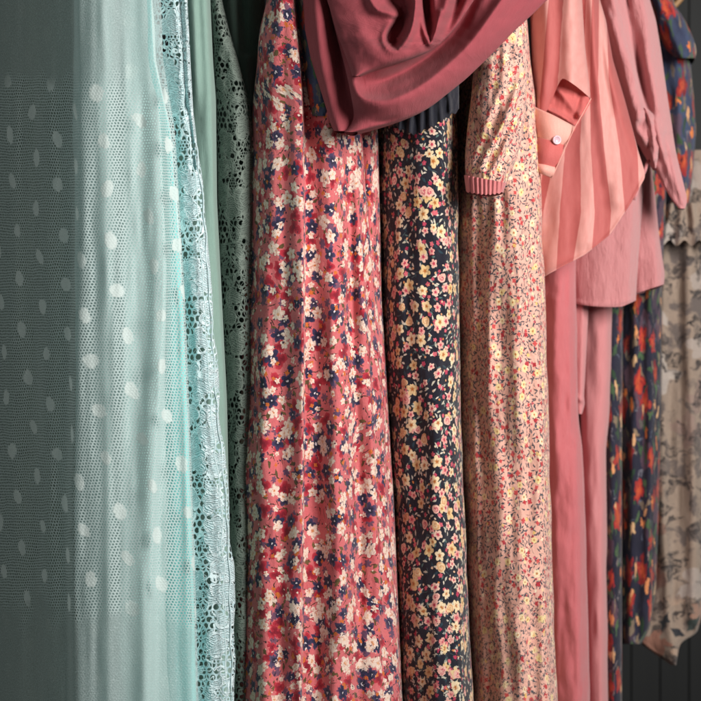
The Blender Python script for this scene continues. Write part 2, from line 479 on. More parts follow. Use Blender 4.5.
def make_pink_floral():
    m = M("pink_floral_print")
    k = rag(m, 31.0, -31.5)
    amt = m.ma('MULTIPLY_ADD', k, 0.6, 0.42)
    b = m.uv((0, 0), 0.88, m.warp(m.warp(m.uvn, 0.20, 0.9, 0.0), 2.3, m.ma('MULTIPLY', amt, 0.85), 3.0))
    st = m.n("ShaderNodeMapping"); m.put(st.inputs[0], m.uvn)
    col = m.mix(m.noise(m.uvn, 0.5, 3.0).outputs[0], C(202, 94, 100), C(218, 116, 118))
    # stems and leaves
    for (cell, off, L, W, p, c) in ((1.9, (0, 0), .75, .09, .75, C(86, 52, 40)), (2.6, (3, 1), .62, .27, .85, C(92, 74, 44)), (2.9, (5.2, 7), .55, .25, .75, C(112, 88, 52)),
                                    (1.3, (8, 3), .2, .1, .6, C(66, 40, 44))):
        f, _ = m.leaf(b, cell, off, L, W, p)
        col = m.mix(f, col, c)
    f, r, q = m.flower(b, 2.7, (11, 4), 0.66, 6, 0.45, 0.7)          # mauve
    col = m.mix(f, col, m.mix(q, C(124, 78, 98), C(96, 68, 98)))
    f, r, q = m.flower(b, 3.1, (2, 9), 1.15, 3, 0.5, 0.72)          # red petals
    col = m.mix(f, col, m.mix(m.ss(r, 0.2, 1.0), C(132, 22, 42), C(190, 48, 64)))
    f, r, q = m.flower(b, 3.2, (7, 13), 1.08, 5, 0.45, 0.8)      # navy
    c = m.mix(m.ss(r, 0.15, 0.9), C(28, 25, 48), m.mix(q, C(44, 42, 78), C(82, 68, 100)))
    c = m.mix(m.ss(r, 0.2, 0.12), c, C(226, 212, 220))
    col = m.mix(f, col, c)
    f, r, q = m.flower(b, 2.2, (17, 3), 0.36, 4, 0.4, 0.5)          # orange accents
    col = m.mix(f, col, C(208, 108, 48))
    for (cell, off, R, p) in ((3.2, (4, 21), 1.0, .5), (2.8, (9, 31), .8, .38), (2.2, (14, 8), .55, .45)):   # cream
        f, r, q = m.flower(b, cell, off, R, 5, 0.42, p, 0.95)
        nz = m.noise(b, 2.3, 3.0).outputs[0]
        c = m.mix(m.ss(nz, 0.56, 0.64), C(236, 208, 192), C(206, 132, 112))
        c = m.mix(m.ma('MULTIPLY', m.ss(r, 0.75, 1.0), m.ss(nz, 0.46, 0.52)), c, C(122, 70, 56))
        c = m.mix(m.ss(r, 0.26, 0.14), c, m.mix(q, C(204, 112, 52), C(232, 190, 150)))
        c = m.mix(m.ma('MULTIPLY', m.ss(r, 0.35, 0.9), 0.5), c, C(238, 216, 202))
        col = m.mix(f, col, c)
    f, r, q = m.flower(b, 1.3, (31, 3), 0.16, 4, 0.4, 0.55)
    col = m.mix(f, col, m.mix(m.ma('LESS_THAN', q, 0.5), C(238, 214, 198), C(60, 36, 60)))
    return finish_print(m, col)

def make_navy_floral():
    m = M("navy_floral_print")
    k = rag(m, 40, -31.5)
    b = m.uv((0, 0), 0.92, m.warp(m.warp(m.uvn, 0.20, 0.6, 0.0), 3.0, m.ma('MULTIPLY_ADD', k, 0.6, 0.16), 3.0))
    col = m.mix(m.noise(m.uvn, 0.8, 2.0).outputs[0], C(20, 20, 33), C(31, 30, 45))
    for (cell, off, L, W, p, c) in ((1.6, (0, 0), .5, .18, .7, C(36, 58, 70)), (1.5, (3, 1), .46, .16, .74, C(198, 190, 172)), (1.4, (5.2, 7), .36, .13, .68, C(216, 204, 188)),
                                    (1.6, (8, 3), .6, .05, .5, C(72, 88, 90)), (1.6, (18, 3), .34, .13, .5, C(86, 112, 108))):
        f, _ = m.leaf(b, cell, off, L, W, p)
        col = m.mix(f, col, c)
    f, r, q = m.flower(b, 1.4, (13, 5), 0.34, 5, 0.4, 0.6)
    col = m.mix(f, col, m.mix(q, C(176, 40, 78), C(216, 106, 116)))
    f, r, q = m.flower(b, 1.5, (19, 2), 0.17, 2, 0.1, 0.6)
    col = m.mix(f, col, m.mix(q, C(214, 128, 62), C(226, 204, 180)))
    f, r, q = m.flower(b, 2.3, (1, 23), 0.66, 5, 0.42, 0.55)         # pink open flowers
    c = m.mix(m.ss(r, 0.15, 0.65), C(184, 42, 76), m.mix(q, C(232, 160, 150), C(238, 198, 178)))
    col = m.mix(f, col, c)
    f, r, q = m.flower(b, 2.45, (4, 29), 0.86, 5, 0.42, 0.58)         # cream yellow flowers
    c = m.mix(m.ss(r, 0.12, 0.55), C(176, 100, 36), m.mix(q, C(224, 188, 132), C(238, 216, 180)))
    col = m.mix(f, col, c)
    f, r, q = m.flower(b, 2.9, (9, 17), 0.70, 3, 0.2, 0.36)         # roses
    rose = m.ma('FRACT', m.ma('ADD', m.ma('MULTIPLY', r, 1.5), m.ma('MULTIPLY_ADD', m.noise(b, 4.0, 2.0).outputs[0], 0.9, m.ma('MULTIPLY', m.ang, 0.159))))
    c = m.mix(m.ss(rose, 0.1, 0.9), C(234, 204, 164), C(216, 158, 108))
    c = m.mix(m.ma('LESS_THAN', q, 0.4), c, m.mix(m.ss(m.ma('MULTIPLY', rose, m.ss(r, 1.1, 0.3)), 0.1, 0.8), C(236, 186, 170), C(196, 84, 100)))
    col = m.mix(f, col, c)
    return finish_print(m, col)

def make_blush_floral():
    m = M("blush_floral_print")
    k = rag(m, 27.0, -31.0)
    b = m.uv((0, 0), 0.88, m.warp(m.uvn, 3.0, m.ma('MULTIPLY_ADD', k, 0.7, 0.18), 3.0))
    col = m.mix(m.noise(m.uvn, 0.5, 3.0).outputs[0], C(226, 164, 148), C(240, 192, 174))
    for (cell, off, L, W, p, c) in ((.95, (0, 0), .42, .10, .85, C(52, 62, 74)), (.9, (3, 1), .36, .11, .8, C(74, 84, 92)), (.85, (5.2, 7), .3, .09, .7, C(44, 48, 62)),
                                    (1.1, (8, 3), .5, .04, .6, C(96, 82, 82))):
        f, _ = m.leaf(b, cell, off, L, W, p)
        col = m.mix(f, col, c)
    f, r, q = m.flower(b, 1.35, (13, 5), 0.38, 4, 0.45, 0.42)
    col = m.mix(f, col, m.mix(q, C(178, 44, 56), C(214, 86, 84)))
    f, r, q = m.flower(b, 1.2, (23, 15), 0.22, 3, 0.4, 0.38)
    col = m.mix(f, col, m.mix(q, C(168, 38, 54), C(206, 96, 110)))
    f, r, q = m.flower(b, 2.0, (4, 29), 0.58, 6, 0.28, 0.38)
    c = m.mix(m.ss(r, 0.15, 0.42), C(186, 112, 44), m.mix(q, C(240, 212, 152), C(244, 222, 190)))
    col = m.mix(f, col, c)
    f, r, q = m.flower(b, 1.6, (7, 3), 0.28, 4, 0.3, 0.28)
    col = m.mix(f, col, m.mix(q, C(232, 186, 104), C(246, 226, 200)))
    return finish_print(m, col)

def make_dark_floral(name="dark_red_floral_print", blue=False, sc=1.0):
    m = M(name)
    st = m.n("ShaderNodeMapping"); m.put(st.inputs[0], m.uvn); st.inputs[3].default_value = (1.0, 0.62, 1)
    b = m.warp(m.warp(st.outputs[0], 0.7, 1.8, 4.0), 3.0, 0.5, 3.0)
    c0, c1 = (C(40, 44, 70), C(70, 84, 116)) if blue else (C(22, 22, 38), C(38, 38, 62))
    col = m.mix(m.noise(m.uvn, 0.4, 2.0).outputs[0], c0, c1)
    f, r, q = m.flower(b, 4.6 * sc, (3, 2), 1.6 * sc, 4, 0.3, 0.7)
    col = m.mix(m.ma('MULTIPLY', f, 0.75), col, m.mix(q, C(74, 54, 72), C(110, 78, 92)))
    for (cell, off, L, W, p, c, c2) in ((2.6, (0, 0), 1.0, .4, .8, C(38, 66, 44), C(84, 112, 74)), (3.0, (6, 2), .9, .35, .6, C(150, 126, 100), C(92, 88, 84)), (2.4, (9, 2), 1.0, .12, .6, C(82, 96, 120), C(150, 130, 120))):
        f, q = m.leaf(b, cell * sc, off, L * sc, W * sc, p)
        col = m.mix(f, col, m.mix(q, c, c2))
    f, r, q = m.flower(b, 4.0 * sc, (7, 11), 1.45 * sc, 5, 0.45, 0.6)
    c = m.mix(m.ss(r, 0.1, 0.9), C(200, 84, 48), m.mix(q, C(130, 24, 36), C(190, 50, 48)))
    nz = m.noise(b, 2.5, 3.0).outputs[0]
    c = m.mix(m.ss(nz, 0.58, 0.64), c, C(96, 18, 30))
    col = m.mix(f, col, c)
    f, r, q = m.flower(b, 3.3 * sc, (17, 5), 0.6 * sc, 4, 0.4, 0.7)
    col = m.mix(f, col, m.mix(q, C(228, 122, 54), C(226, 186, 140)))
    return finish_print(m, col, 0.7, 0.15, 0.35)

def make_beige_print():
    m = M("beige_brush_print")
    st = m.n("ShaderNodeMapping"); m.put(st.inputs[0], m.uvn); st.inputs[3].default_value = (0.36, 0.62, 1)
    b = m.warp(st.outputs[0], 0.8, 1.6, 4.0)
    col = m.mix(m.noise(m.uvn, 0.4, 3.0).outputs[0], C(142, 124, 110), C(170, 150, 134))
    n0 = m.noise(b, 0.5, 4.0, 0.65).outputs[0]
    col = m.mix(m.ma('MULTIPLY', m.ss(n0, 0.50, 0.62), 0.85), col, C(96, 86, 84))
    f, r, q = m.flower(b, 4.0, (3, 2), 1.4, 4, 0.5, 0.7)
    col = m.mix(m.ma('MULTIPLY', f, 0.7), col, m.mix(q, C(196, 186, 178), C(128, 88, 76)))
    for (cell, off, L, W, p) in ((2.7, (0, 0), 1.4, .55, .75), (2.4, (6, 2), 1.2, .35, .6), (1.6, (9, 2), .8, .2, .5)):
        f, q = m.leaf(b, cell, off, L, W, p)
        col = m.mix(m.ma('MULTIPLY', f, m.ss(m.noise(b, 2.2, 4.0, 0.7).outputs[0], 0.36, 0.62)), col, m.mix(q, C(40, 36, 38), C(80, 70, 66)))
    # warmer flower border above the hem
    x, y, _ = m.sep(m.uvn)
    f, r, q = m.flower(b, 2.5, (17, 5), 0.95, 5, 0.4, 0.8)
    f = m.ma('MULTIPLY', f, m.ss(y, -30.5, -33.5))
    col = m.mix(f, col, m.mix(q, C(150, 104, 88), C(182, 156, 136)))
    f, q = m.leaf(b, 2.0, (27, 5), .8, .3, .7)
    f = m.ma('MULTIPLY', f, m.ss(y, -30.5, -33.5))
    col = m.mix(f, col, m.mix(q, C(52, 66, 62), C(40, 40, 48)))
    return finish_print(m, col, 0.7, 0.2, 0.3)

def make_stripe(name="peach_stripe"):
    m = M(name)
    x, y, _ = m.sep(m.uvn)
    w_ = m.ma('MULTIPLY', m.ma('SUBTRACT', m.noise(m.uvn, 0.4, 1.0).outputs[0], 0.5), 0.06)
    fr = m.ma('FRACT', m.ma('MULTIPLY', m.ma('ADD', x, w_), 0.5))
    f = m.ma('MULTIPLY', m.ss(fr, 0.0, 0.012), m.ss(fr, 0.5, 0.488))
    s = m.slub()
    col = m.mix(f, m.mix(s, C(186, 92, 90), C(198, 108, 104)), m.mix(s, C(220, 146, 139), C(234, 174, 166)))
    h = m.noise(m.uvn, 8.0, 3.0).outputs[0]
    return m.cloth(col, 0.65, 0.3, h, 0.12, trans=0.22, spec=0.3)

TULLE = make_tulle()
LACE_B = make_lace("ice_blue_lace", C(216, 233, 237), C(150, 186, 193), 3.3, 0.95, 3.7)
LACE_S = make_lace("sage_lace", C(116, 128, 120), C(76, 88, 82), 3.4, 0.9, 8.2, bs=0.45)
MINT = plain("mint_lining", C(196, 230, 227), C(214, 241, 238), 0.7, 0.2, 0.2)
TURQ = plain("turquoise_lining", C(112, 208, 206), C(140, 224, 220), 0.7, 0.2, 0.2)
GREYCLOTH = plain("grey_green_cloth", C(106, 122, 111), C(130, 143, 130), 0.8, 0.2, 0.4)
SATIN = plain("mint_satin", C(120, 148, 138), C(140, 168, 158), 0.75, 0.3, 0.2, spec=0.15)
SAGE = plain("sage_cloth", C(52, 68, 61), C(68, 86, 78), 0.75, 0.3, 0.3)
PINKF = make_pink_floral()
NAVYF = make_navy_floral()
BLUSHF = make_blush_floral()
DARKF = make_dark_floral(sc=0.78)
BLUEF = make_dark_floral("blue_bouquet_print", True, 0.8)
BEIGEF = make_beige_print()
SCARF = plain("mauve_crepe", C(142, 64, 72), C(160, 80, 87), 0.95, 0.08, 0.35, spec=0.04, crumple=0.9)
NAVY = plain("navy_gauze", C(17, 18, 28), C(28, 29, 42), 0.75, 0.3, 0.3)
STRIPE = make_stripe()
CORAL = plain("coral_linen", C(188, 96, 102), C(204, 116, 120), 0.85, 0.35, 0.35)
DUSTY = plain("dusty_pink_crinkle", C(192, 122, 125), C(210, 144, 145), 0.85, 0.35, 0.5, crinkle=1.6)
ROSE = plain("rose_cloth", C(200, 126, 129), C(212, 142, 143), 0.8, 0.35, 0.3)
CUFF = plain("rose_rib", C(186, 104, 106), C(204, 124, 124), 0.8, 0.3, 0.3)
CORDM = plain("white_cord", C(198, 218, 222), C(214, 230, 233), 0.7, 0.2, 0.3)

# ------------------------------------------------------------------ the dark panelled back wall
def make_wall_mat():
    m = M("charcoal_boards")
    tc = m.n("ShaderNodeTexCoord").outputs['Object']
    nz = m.noise(m.vm('MULTIPLY', tc, (1, 1, 1)), 9.0, 6.0, 0.7).outputs[0]
    col = m.mix(nz, C(26, 27, 28), C(40, 41, 42))
    return m.cloth(col, 0.6, 0.0, nz, 0.2, spec=0.3)
WALLM = make_wall_mat()
def build_wall():
    V, F = [], []
    y = 1.25
    w_, gap = 0.062, 0.004
    x = -1.6
    def quad(x0, x1, ya, yb):
        b = len(V)
        V.extend([(x0, ya, -0.2), (x1, yb, -0.2), (x1, yb, 2.6), (x0, ya, 2.6)]); F.append((b, b + 1, b + 2, b + 3))
    while x < 2.2:
        quad(x, x + w_, y, y)
        quad(x + w_, x + w_ + gap * 0.4, y, y + 0.006)
        quad(x + w_ + gap * 0.4, x + w_ + gap * 0.6, y + 0.006, y + 0.006)
        quad(x + w_ + gap * 0.6, x + w_ + gap, y + 0.006, y)
        x += w_ + gap
    o = link("wall", V, F, WALLM, smooth=False)
    o['kind'] = 'structure'; o['label'] = "charcoal wall of narrow vertical boards behind the hanging clothes"
    return o
build_wall()

# ------------------------------------------------------------------ 1 dotted tulle dress (far left)
r = root("tulle_dress", "sheer dotted tulle dress over mint lining at the left end of the row", "dress", 100, 720, 0.03)
def corner(PX, PY):                       # the skirt turns away from the light towards its left side
    a = np.clip(128 - PX, 0, 66)
    return S0 * (1.15 * a * a / 132.0 + 1.15 * np.maximum(62 - PX, 0))
panel("backing", GREYCLOTH, r, [(-30, -60, 120), (300, -60, 115), (730, -60, 112)], 0.055, half=0.06, tilt=-0.02, depth=0.15,
      ridges=[([(20, -30), (28, 730)], 0.012, 25, 18), ([(52, -30), (58, 730)], 0.010, 14, 10)], wr=[(16, 120, 0.004)], seed=3, dx=2.4, step=4, yfun=corner)
panel("lining", MINT, r, [(-30, 72, 152), (60, 72, 156), (130, 72, 170), (200, 73, 177), (300, 74, 183), (450, 73, 189), (600, 75, 194), (730, 76, 197)], 0.022, half=0.05, tilt=0.0, depth=0.14,
      ridges=[([(96, -30), (98, 300), (102, 730)], 0.010, 12, 16), ([(128, -30), (126, 300), (120, 730)], 0.012, 9, 18),
              ([(152, -30), (158, 150), (160, 300), (148, 500), (144, 730)], 0.018, 14, 7)],
      wr=[(14, 90, 0.003)], seed=4, edge_wave=1.0, yfun=corner)
panel("side_lining", TURQ, r, [(-30, 126, 150), (60, 130, 154), (130, 142, 170), (300, 150, 183), (450, 150, 189), (600, 150, 194), (730, 150, 197)], 0.014, half=0.03, tilt=0.028, depth=0.05,
      ridges=[([(168, -30), (170, 200), (172, 400), (176, 730)], 0.006, 5, 5)], wr=[(8, 60, 0.002)], seed=5)
panel("net_overlay", TULLE, r, [(-30, -50, 160), (60, -50, 163), (130, -50, 175), (300, -50, 185), (450, -50, 191), (600, -50, 196), (730, -50, 199)], -0.012, half=0.035, tilt=0.010, back=False,
      ridges=[([(12, -30), (16, 730)], 0.008, 16, 16), ([(46, -30), (50, 730)], 0.008, 10, 10),
              ([(78, -30), (80, 120), (77, 300), (73, 500), (74, 730)], 0.024, 4, 24), ([(104, -30), (108, 300), (112, 730)], 0.008, 10, 14),
              ([(153, -30), (160, 150), (163, 300), (152, 500), (148, 730)], 0.018, 16, 6), ([(180, 120), (184, 300), (190, 730)], 0.006, 6, 5)],
      wr=[(12, 110, 0.0025)], seed=6, dx=1.6, yfun=corner)

# ------------------------------------------------------------------ 2 mint dress with lace front edge
r = root("lace_trimmed_dress", "mint satin dress with a pale blue lace edging, right of the dotted tulle dress", "dress", 200, 720, 0.1)
panel("satin_panel", SATIN, r, [(-30, 170, 209), (60, 172, 213), (100, 175, 216), (200, 178, 217), (300, 180, 222), (400, 182, 227), (450, 184, 228), (500, 186, 229), (730, 192, 233)], 0.085, half=0.06, tilt=0.02, depth=0.2,
      ridges=[([(192, -30), (196, 60), (198, 120)], [0.010, 0.010, 0.0], 7, 4), ([(205, -30), (210, 60), (211, 110), (213, 200), (217, 300)], [0.014, 0.014, 0.012, 0.008, 0.0], 8, 2.0),
              ([(213, 60), (214.5, 200), (219.5, 300), (225, 400), (226, 500), (231, 730)], 0.005, 2.5, 1.5)], wr=[(9, 80, 0.0015)], seed=8)
panel("lace_trim", LACE_B, r, [(-30, 150, 176), (20, 152, 187), (60, 154, 190), (100, 160, 192), (140, 168, 198), (200, 174, 206), (260, 176, 210), (330, 178, 215), (400, 180, 219), (450, 182, 224), (500, 184, 229), (560, 184, 232), (730, 188, 236)],
      0.055, half=0.02, tilt=0.015, back=False, ridges=[([(172, -30), (185, 200), (200, 400), (212, 730)], 0.006, 8, 10)], wr=[(9, 30, 0.0015)], seed=9, sig=3, edge_wave=2.6, dx=1.2)
panel("sleeve_lace", LACE_B, r, [(-30, 176, 186), (30, 180, 189), (70, 181, 191), (105, 185, 193), (150, 194, 196), (170, 196, 197)], 0.05, half=0.015, tilt=0.01, back=False,
      ridges=[([(186, -30), (189, 105)], 0.004, 4, 3)], seed=10, sig=2)
rng = random.Random(5)
cords = []
def edge_at(py): return float(np.interp(py, [-30, 20, 60, 100, 140, 200, 260, 330, 400, 450, 500, 560, 730], [176, 187, 190, 192, 198, 206, 210, 215, 219, 224, 229, 232, 236]))
# scalloped outer cords, and a few loose looping cords over the motifs
for k in range(2):
    pts = []
    for i in range(62):
        py = -20 + i * 12.2
        if k == 0 and py < 120: continue
        pts.append((edge_at(py) - 1.5 - 2.2 * abs(math.sin(i * 0.9 + k)) - 5 * k - 1.5 * rng.random() * k, py, 0.050 + 0.012 * (1 - k)))
    cords.append(pts)
tubes("cord", CORDM, r, cords, 0.0007)

# ------------------------------------------------------------------ 3 sage dress with lace sleeve
r = root("sage_lace_dress", "shadowed dark sage dress with grey-green lace sleeve, left of the pink floral dress", "dress", 240, 720, 0.16)
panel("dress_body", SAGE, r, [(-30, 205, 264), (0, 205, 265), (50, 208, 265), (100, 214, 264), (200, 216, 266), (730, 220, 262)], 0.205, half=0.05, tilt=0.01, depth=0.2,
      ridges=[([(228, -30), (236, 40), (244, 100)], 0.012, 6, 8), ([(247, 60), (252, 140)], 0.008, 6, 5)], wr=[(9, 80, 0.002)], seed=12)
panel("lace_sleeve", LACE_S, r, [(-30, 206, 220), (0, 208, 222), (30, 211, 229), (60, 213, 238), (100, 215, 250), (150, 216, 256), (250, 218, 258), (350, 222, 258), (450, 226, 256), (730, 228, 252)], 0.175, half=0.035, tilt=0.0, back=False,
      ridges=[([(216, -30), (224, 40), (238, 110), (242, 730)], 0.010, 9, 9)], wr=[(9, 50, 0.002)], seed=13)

# ------------------------------------------------------------------ 4 pink floral dress
r = root("pink_floral_dress", "rose pink dress with cream, navy and crimson flowers hanging left of the navy floral dress", "dress", 320, 720, 0.2)
panel("skirt", PINKF, r, [(-30, 270, 300), (0, 266, 302), (30, 260, 316), (60, 257, 336), (100, 253, 352), (130, 251, 362), (200, 247, 367), (300, 243, 376), (400, 240, 384), (500, 238, 389), (600, 235, 395), (730, 231, 403)],
      0.14, half=0.08, tilt=-0.005, pw=2.0, depth=0.26, edge_rows=[(-30, 0.5), (60, 0.7), (130, 1)],
      ridges=[([(280, -30), (272, 100), (268, 300), (262, 500), (262, 730)], 0.020, 12, 16), ([(290, -30), (299, 60), (302, 130), (303, 300), (302, 500), (300, 730)], [0.014, 0.022, 0.028, 0.028, 0.026, 0.022], 16, 1.5),
              ([(328, 100), (333, 300), (338, 500), (336, 730)], 0.022, 10, 13), ([(346, 120), (351, 300), (358, 480), (360, 730)], [-0.004, -0.012, -0.012, -0.008], 6, 6), ([(314, 140), (315, 330), (318, 560), (316, 730)], [0.0, -0.004, -0.008, -0.006], 8, 7), ([(352, 110), (361, 250), (370, 400), (377, 560), (380, 730)], [0.010, 0.012, 0.012, 0.008, 0.006], 7, 2.5),
              ([(269, 590), (268, 730)], [0.0, 0.012], 10, 2.5)],
      wr=[(14, 150, 0.0030), (24, 90, 0.007), (9, 60, 0.0010)], edge_wave=1.0, seed=21, dx=1.2)
panel("side_sleeve", BLUEF, r, [(-30, 292, 318), (30, 298, 322), (60, 301, 326), (90, 306, 332), (116, 312, 336)], 0.125, half=0.02, tilt=0.005, depth=0.04,
      ridges=[([(306, -30), (312, 60), (322, 116)], 0.007, 5, 4), ([(314, 60), (326, 110)], 0.006, 3, 3)], wr=[(5, 20, 0.002)], seed=22, sig=3)
panel("inner_fold", PINKF, r, [(60, 345, 378), (130, 350, 378), (300, 360, 382), (500, 376, 394), (730, 386, 404)], 0.235, half=0.04, tilt=-0.01, depth=0.1,
      ridges=[([(367, 60), (372, 300), (386, 730)], 0.006, 4, 4)], wr=[(7, 60, 0.002)], seed=23)

# ------------------------------------------------------------------ 5 navy floral dress
r = root("navy_floral_dress", "black-navy dress with small cream and pink flowers, under the mauve scarf", "dress", 430, 720, 0.26)
panel("skirt", NAVYF, r, [(40, 372, 456), (130, 371, 458), (200, 372, 458), (300, 375, 459), (400, 380, 461), (500, 386, 464), (600, 391, 468), (730, 399, 475)], 0.185, half=0.10, tilt=0.07, pw=2.0, depth=0.26,
      ridges=[([(392, 130), (400, 400), (410, 730)], 0.010, 14, 12), ([(428, 100), (432, 300), (440, 730)], 0.010, 16, 14), ([(448, 100), (450, 300), (458, 500), (462, 730)], 0.007, 10, 4)],
      wr=[(11, 120, 0.0030), (20, 80, 0.006), (8, 46, 0.0018)], edge_wave=1.0, seed=31, dx=1.2)
def ruffle_hem(PX, PY, py):
    top, bot = py[0], py[-1]
    f = (PY - top) / (bot - top)
    q = (PX - 393) / 66.0
    b = 134 - 40 * np.clip(q - 0.35, 0, 1) ** 1.2 - 8 * np.clip(0.25 - q, 0, 1) * 4 + 1.4 * np.sin(PX * 0.9)
    return top + f * (b - top)
panel("gathered_sleeve", NAVY, r, [(60, 393, 459), (136, 393, 459)], 0.150, half=0.02, tilt=0.0, depth=0.03, hem=ruffle_hem,
      ridges=[([(402, 60), (399, 128)], 0.007, 3, 2), ([(411, 60), (410, 132)], 0.009, 3, 2), ([(420, 60), (421, 134)], 0.008, 2.5, 2), ([(429, 60), (431, 130)], 0.010, 3, 2),
              ([(437, 60), (441, 122)], 0.008, 2.5, 2), ([(445, 60), (450, 110)], 0.008, 3, 2)], wr=[(4, 14, 0.002)], seed=33, step=1.5, dx=0.9)

# ------------------------------------------------------------------ 6 blush floral dress
r = root("blush_floral_dress", "pale blush dress with tiny dense flowers and a ribbed-cuff puff sleeve", "dress", 510, 720, 0.32)
panel("skirt", BLUSHF, r, [(-30, 448, 525), (25, 450, 527), (60, 452, 530), (100, 454, 535), (200, 454, 541), (300, 456, 545), (400, 459, 548), (500, 463, 551), (600, 467, 554), (730, 472, 558)], 0.25, half=0.09, tilt=0.07, pw=2.0, depth=0.26,
      ridges=[([(472, 180), (474, 400), (482, 730)], 0.010, 5, 4), ([(494, 190), (490, 350), (496, 500), (503, 730)], [0.004, 0.013, 0.009, 0.012], 9, 12), ([(516, 150), (519, 350), (522, 730)], 0.012, 10, 7),
              ([(535, 100), (541, 350), (547, 730)], 0.012, 9, 5)], wr=[(10, 110, 0.0034), (20, 80, 0.007), (7, 40, 0.0020)], edge_wave=1.2, seed=41, dx=1.2)
s = panel("puff_sleeve", BLUSHF, r, [(-30, 480, 524), (40, 476, 527), (100, 471, 527), (130, 467, 524), (155, 465, 518), (172, 465, 511), (184, 467, 506)], 0.158, half=0.05, tilt=0.02, depth=0.07, u0=40,
      ridges=[([(524, 70), (505, 120), (480, 168)], [0.004, 0.014, 0.009], 4, 3), ([(521, 110), (506, 145), (490, 174)], [0.004, 0.014, 0.008], 3.5, 2.5), ([(512, 60), (490, 115), (472, 165)], [0.0, 0.007, 0.004], 4, 4),
              ([(520, 145), (510, 162), (500, 178)], [0.003, 0.007, 0.006], 3, 2.5), ([(470, 150), (472, 178)], [0.0, 0.004], 2, 2), ([(484, 155), (484, 180)], [0.0, 0.005], 2, 2)],
      wr=[(7, 22, 0.003)], seed=42, dx=1.0, step=1.5, sig=4)
def cuff_hem(PX, PY, py):
    f = (PY - py[0]) / (py[-1] - py[0]); q = np.clip((PX - 465) / 42.0, 0, 1)
    top = 175 + 8 * q; bot = 189 + 5 * np.sin(np.pi * (0.15 + 0.75 * q)) + 1.0 * q + 0.7 * np.sin(PX * 1.4)
    return top + f * (bot - top)
panel("cuff", CUFF, s, [(176, 464, 507), (196, 466, 503)], 0.156, half=0.03, tilt=0.02, depth=0.05, hem=cuff_hem, sig=1, step=1.5, dx=0.7,
      ridges=[([(x0, 170), (x0 + 1.5 * (i - 4) * -0.4, 200)], 0.0055, 1.5, 1.9) for i, x0 in enumerate((467.5, 472, 476.5, 481, 485.5, 490, 494.5, 499, 503.5))], seed=43)

# ------------------------------------------------------------------ 7 mauve scarf over the middle of the row
r = root("draped_scarf", "mauve plain scarf draped in loose cowl folds over the top of the floral dresses", "scarf", 400, 130, 0.1)
def scarf_y(PX, PY):
    return np.clip((PX - 400) / 150.0, 0, 1) * 0.05
panel("hanging_end", SCARF, r, [(-30, 296, 372), (-10, 301, 374), (0, 303, 375), (30, 305, 378), (60, 311, 378), (95, 322, 374), (114, 328, 368), (126, 331, 362), (131, 334, 356)],
      0.094, half=0.03, tilt=-0.005, depth=0.02, sig=3, dx=1.0, step=1.0,
      ridges=[([(314, -30), (320, 50), (336, 130)], 0.012, 7, 9), ([(334, -30), (342, 50), (352, 110), (357, 128)], [-0.022, -0.020, -0.006, 0.0], 9, 9)], wr=[(14, 60, 0.002)], seed=50)
panel("lower_drape", SCARF, r, [(-30, 322, 590), (-10, 326, 560), (0, 328, 547), (15, 331, 532), (30, 335, 515), (45, 339, 501), (60, 343, 486), (80, 348, 465), (95, 351, 446), (106, 353, 432), (114, 354, 418), (121, 353, 400), (126, 350, 384), (130, 346, 368), (132, 344, 358)],
      0.070, half=0.025, tilt=0.0, depth=0.03, sig=3, dx=1.0, step=1.0, yfun=scarf_y,
      ridges=[([(354, 70), (355, 86), (362, 98), (378, 102), (396, 99), (420, 87), (444, 69), (472, 42), (506, -5), (524, -30)], [0.012, 0.026, 0.030, 0.030, 0.030, 0.030, 0.030, 0.028, 0.028, 0.02], 13, 6),
              ([(362, 116), (392, 112), (440, 90), (476, 58), (510, 20), (540, -20)], [0.0, 0.003, 0.007, 0.008, 0.008, 0.006], 8, 9),
              ([(366, 84), (385, 80), (410, 68), (436, 50), (460, 25), (480, -20)], [-0.010, -0.034, -0.046, -0.046, -0.036, -0.02], 8, 8),
              ([(368, 122), (384, 121), (404, 115)], [0.0, -0.006, 0.0], 3, 3),
              ],
      wr=[(30, 24, 0.002), (9, 9, 0.0006)], seed=51)
panel("upper_cowl", SCARF, r, [(-30, 320, 500), (-10, 324, 484), (0, 327, 474), (12, 331, 466), (24, 334, 458), (34, 337, 450), (42, 340, 442), (49, 343, 434), (55, 345, 422), (60, 347, 408), (64, 348, 396), (68, 350, 382), (72, 351, 370), (76, 352, 360)],
      0.040, half=0.030, tilt=0.004, depth=0.02, sig=2.5, dx=0.8, step=1.0, pw=2.0,
      ridges=[([(350, 10), (368, 44), (392, 56), (416, 48)], [0.0, 0.010, 0.014, 0.010], 13, 8),
              ([(384, -30), (394, -10), (404, 6)], [-0.08, -0.075, -0.03], 9, 7),
              ([(405, 14), (398, 27), (392, 37), (394, 42)], [-0.02, -0.060, -0.060, -0.03], 6, 5),
              ([(362, -24), (374, 6), (390, 13), (403, 19), (392, 26), (385, 37), (388, 47), (397, 49), (408, 38), (414, 18), (417, -30)], [0.004, 0.012, 0.010, 0.008, 0.012, 0.014, 0.014, 0.012, 0.016, 0.020, 0.020], 4.5, 4.5),
              ([(426, -30), (427, 8), (430, 32)], [-0.05, -0.045, -0.012], 5, 4),
              ([(421, 10), (424, 28), (430, 44), (435, 32), (440, 12)], [0.006, 0.010, 0.012, 0.010, 0.006], 3, 3),
              ([(454, -30), (446, 8), (436, 36)], [0.012, 0.014, 0.008], 6, 6),
              ([(466, -30), (456, 5), (444, 34)], [-0.03, -0.028, -0.010], 5, 6)],
      wr=[(24, 24, 0.002), (9, 9, 0.0006)], seed=52)

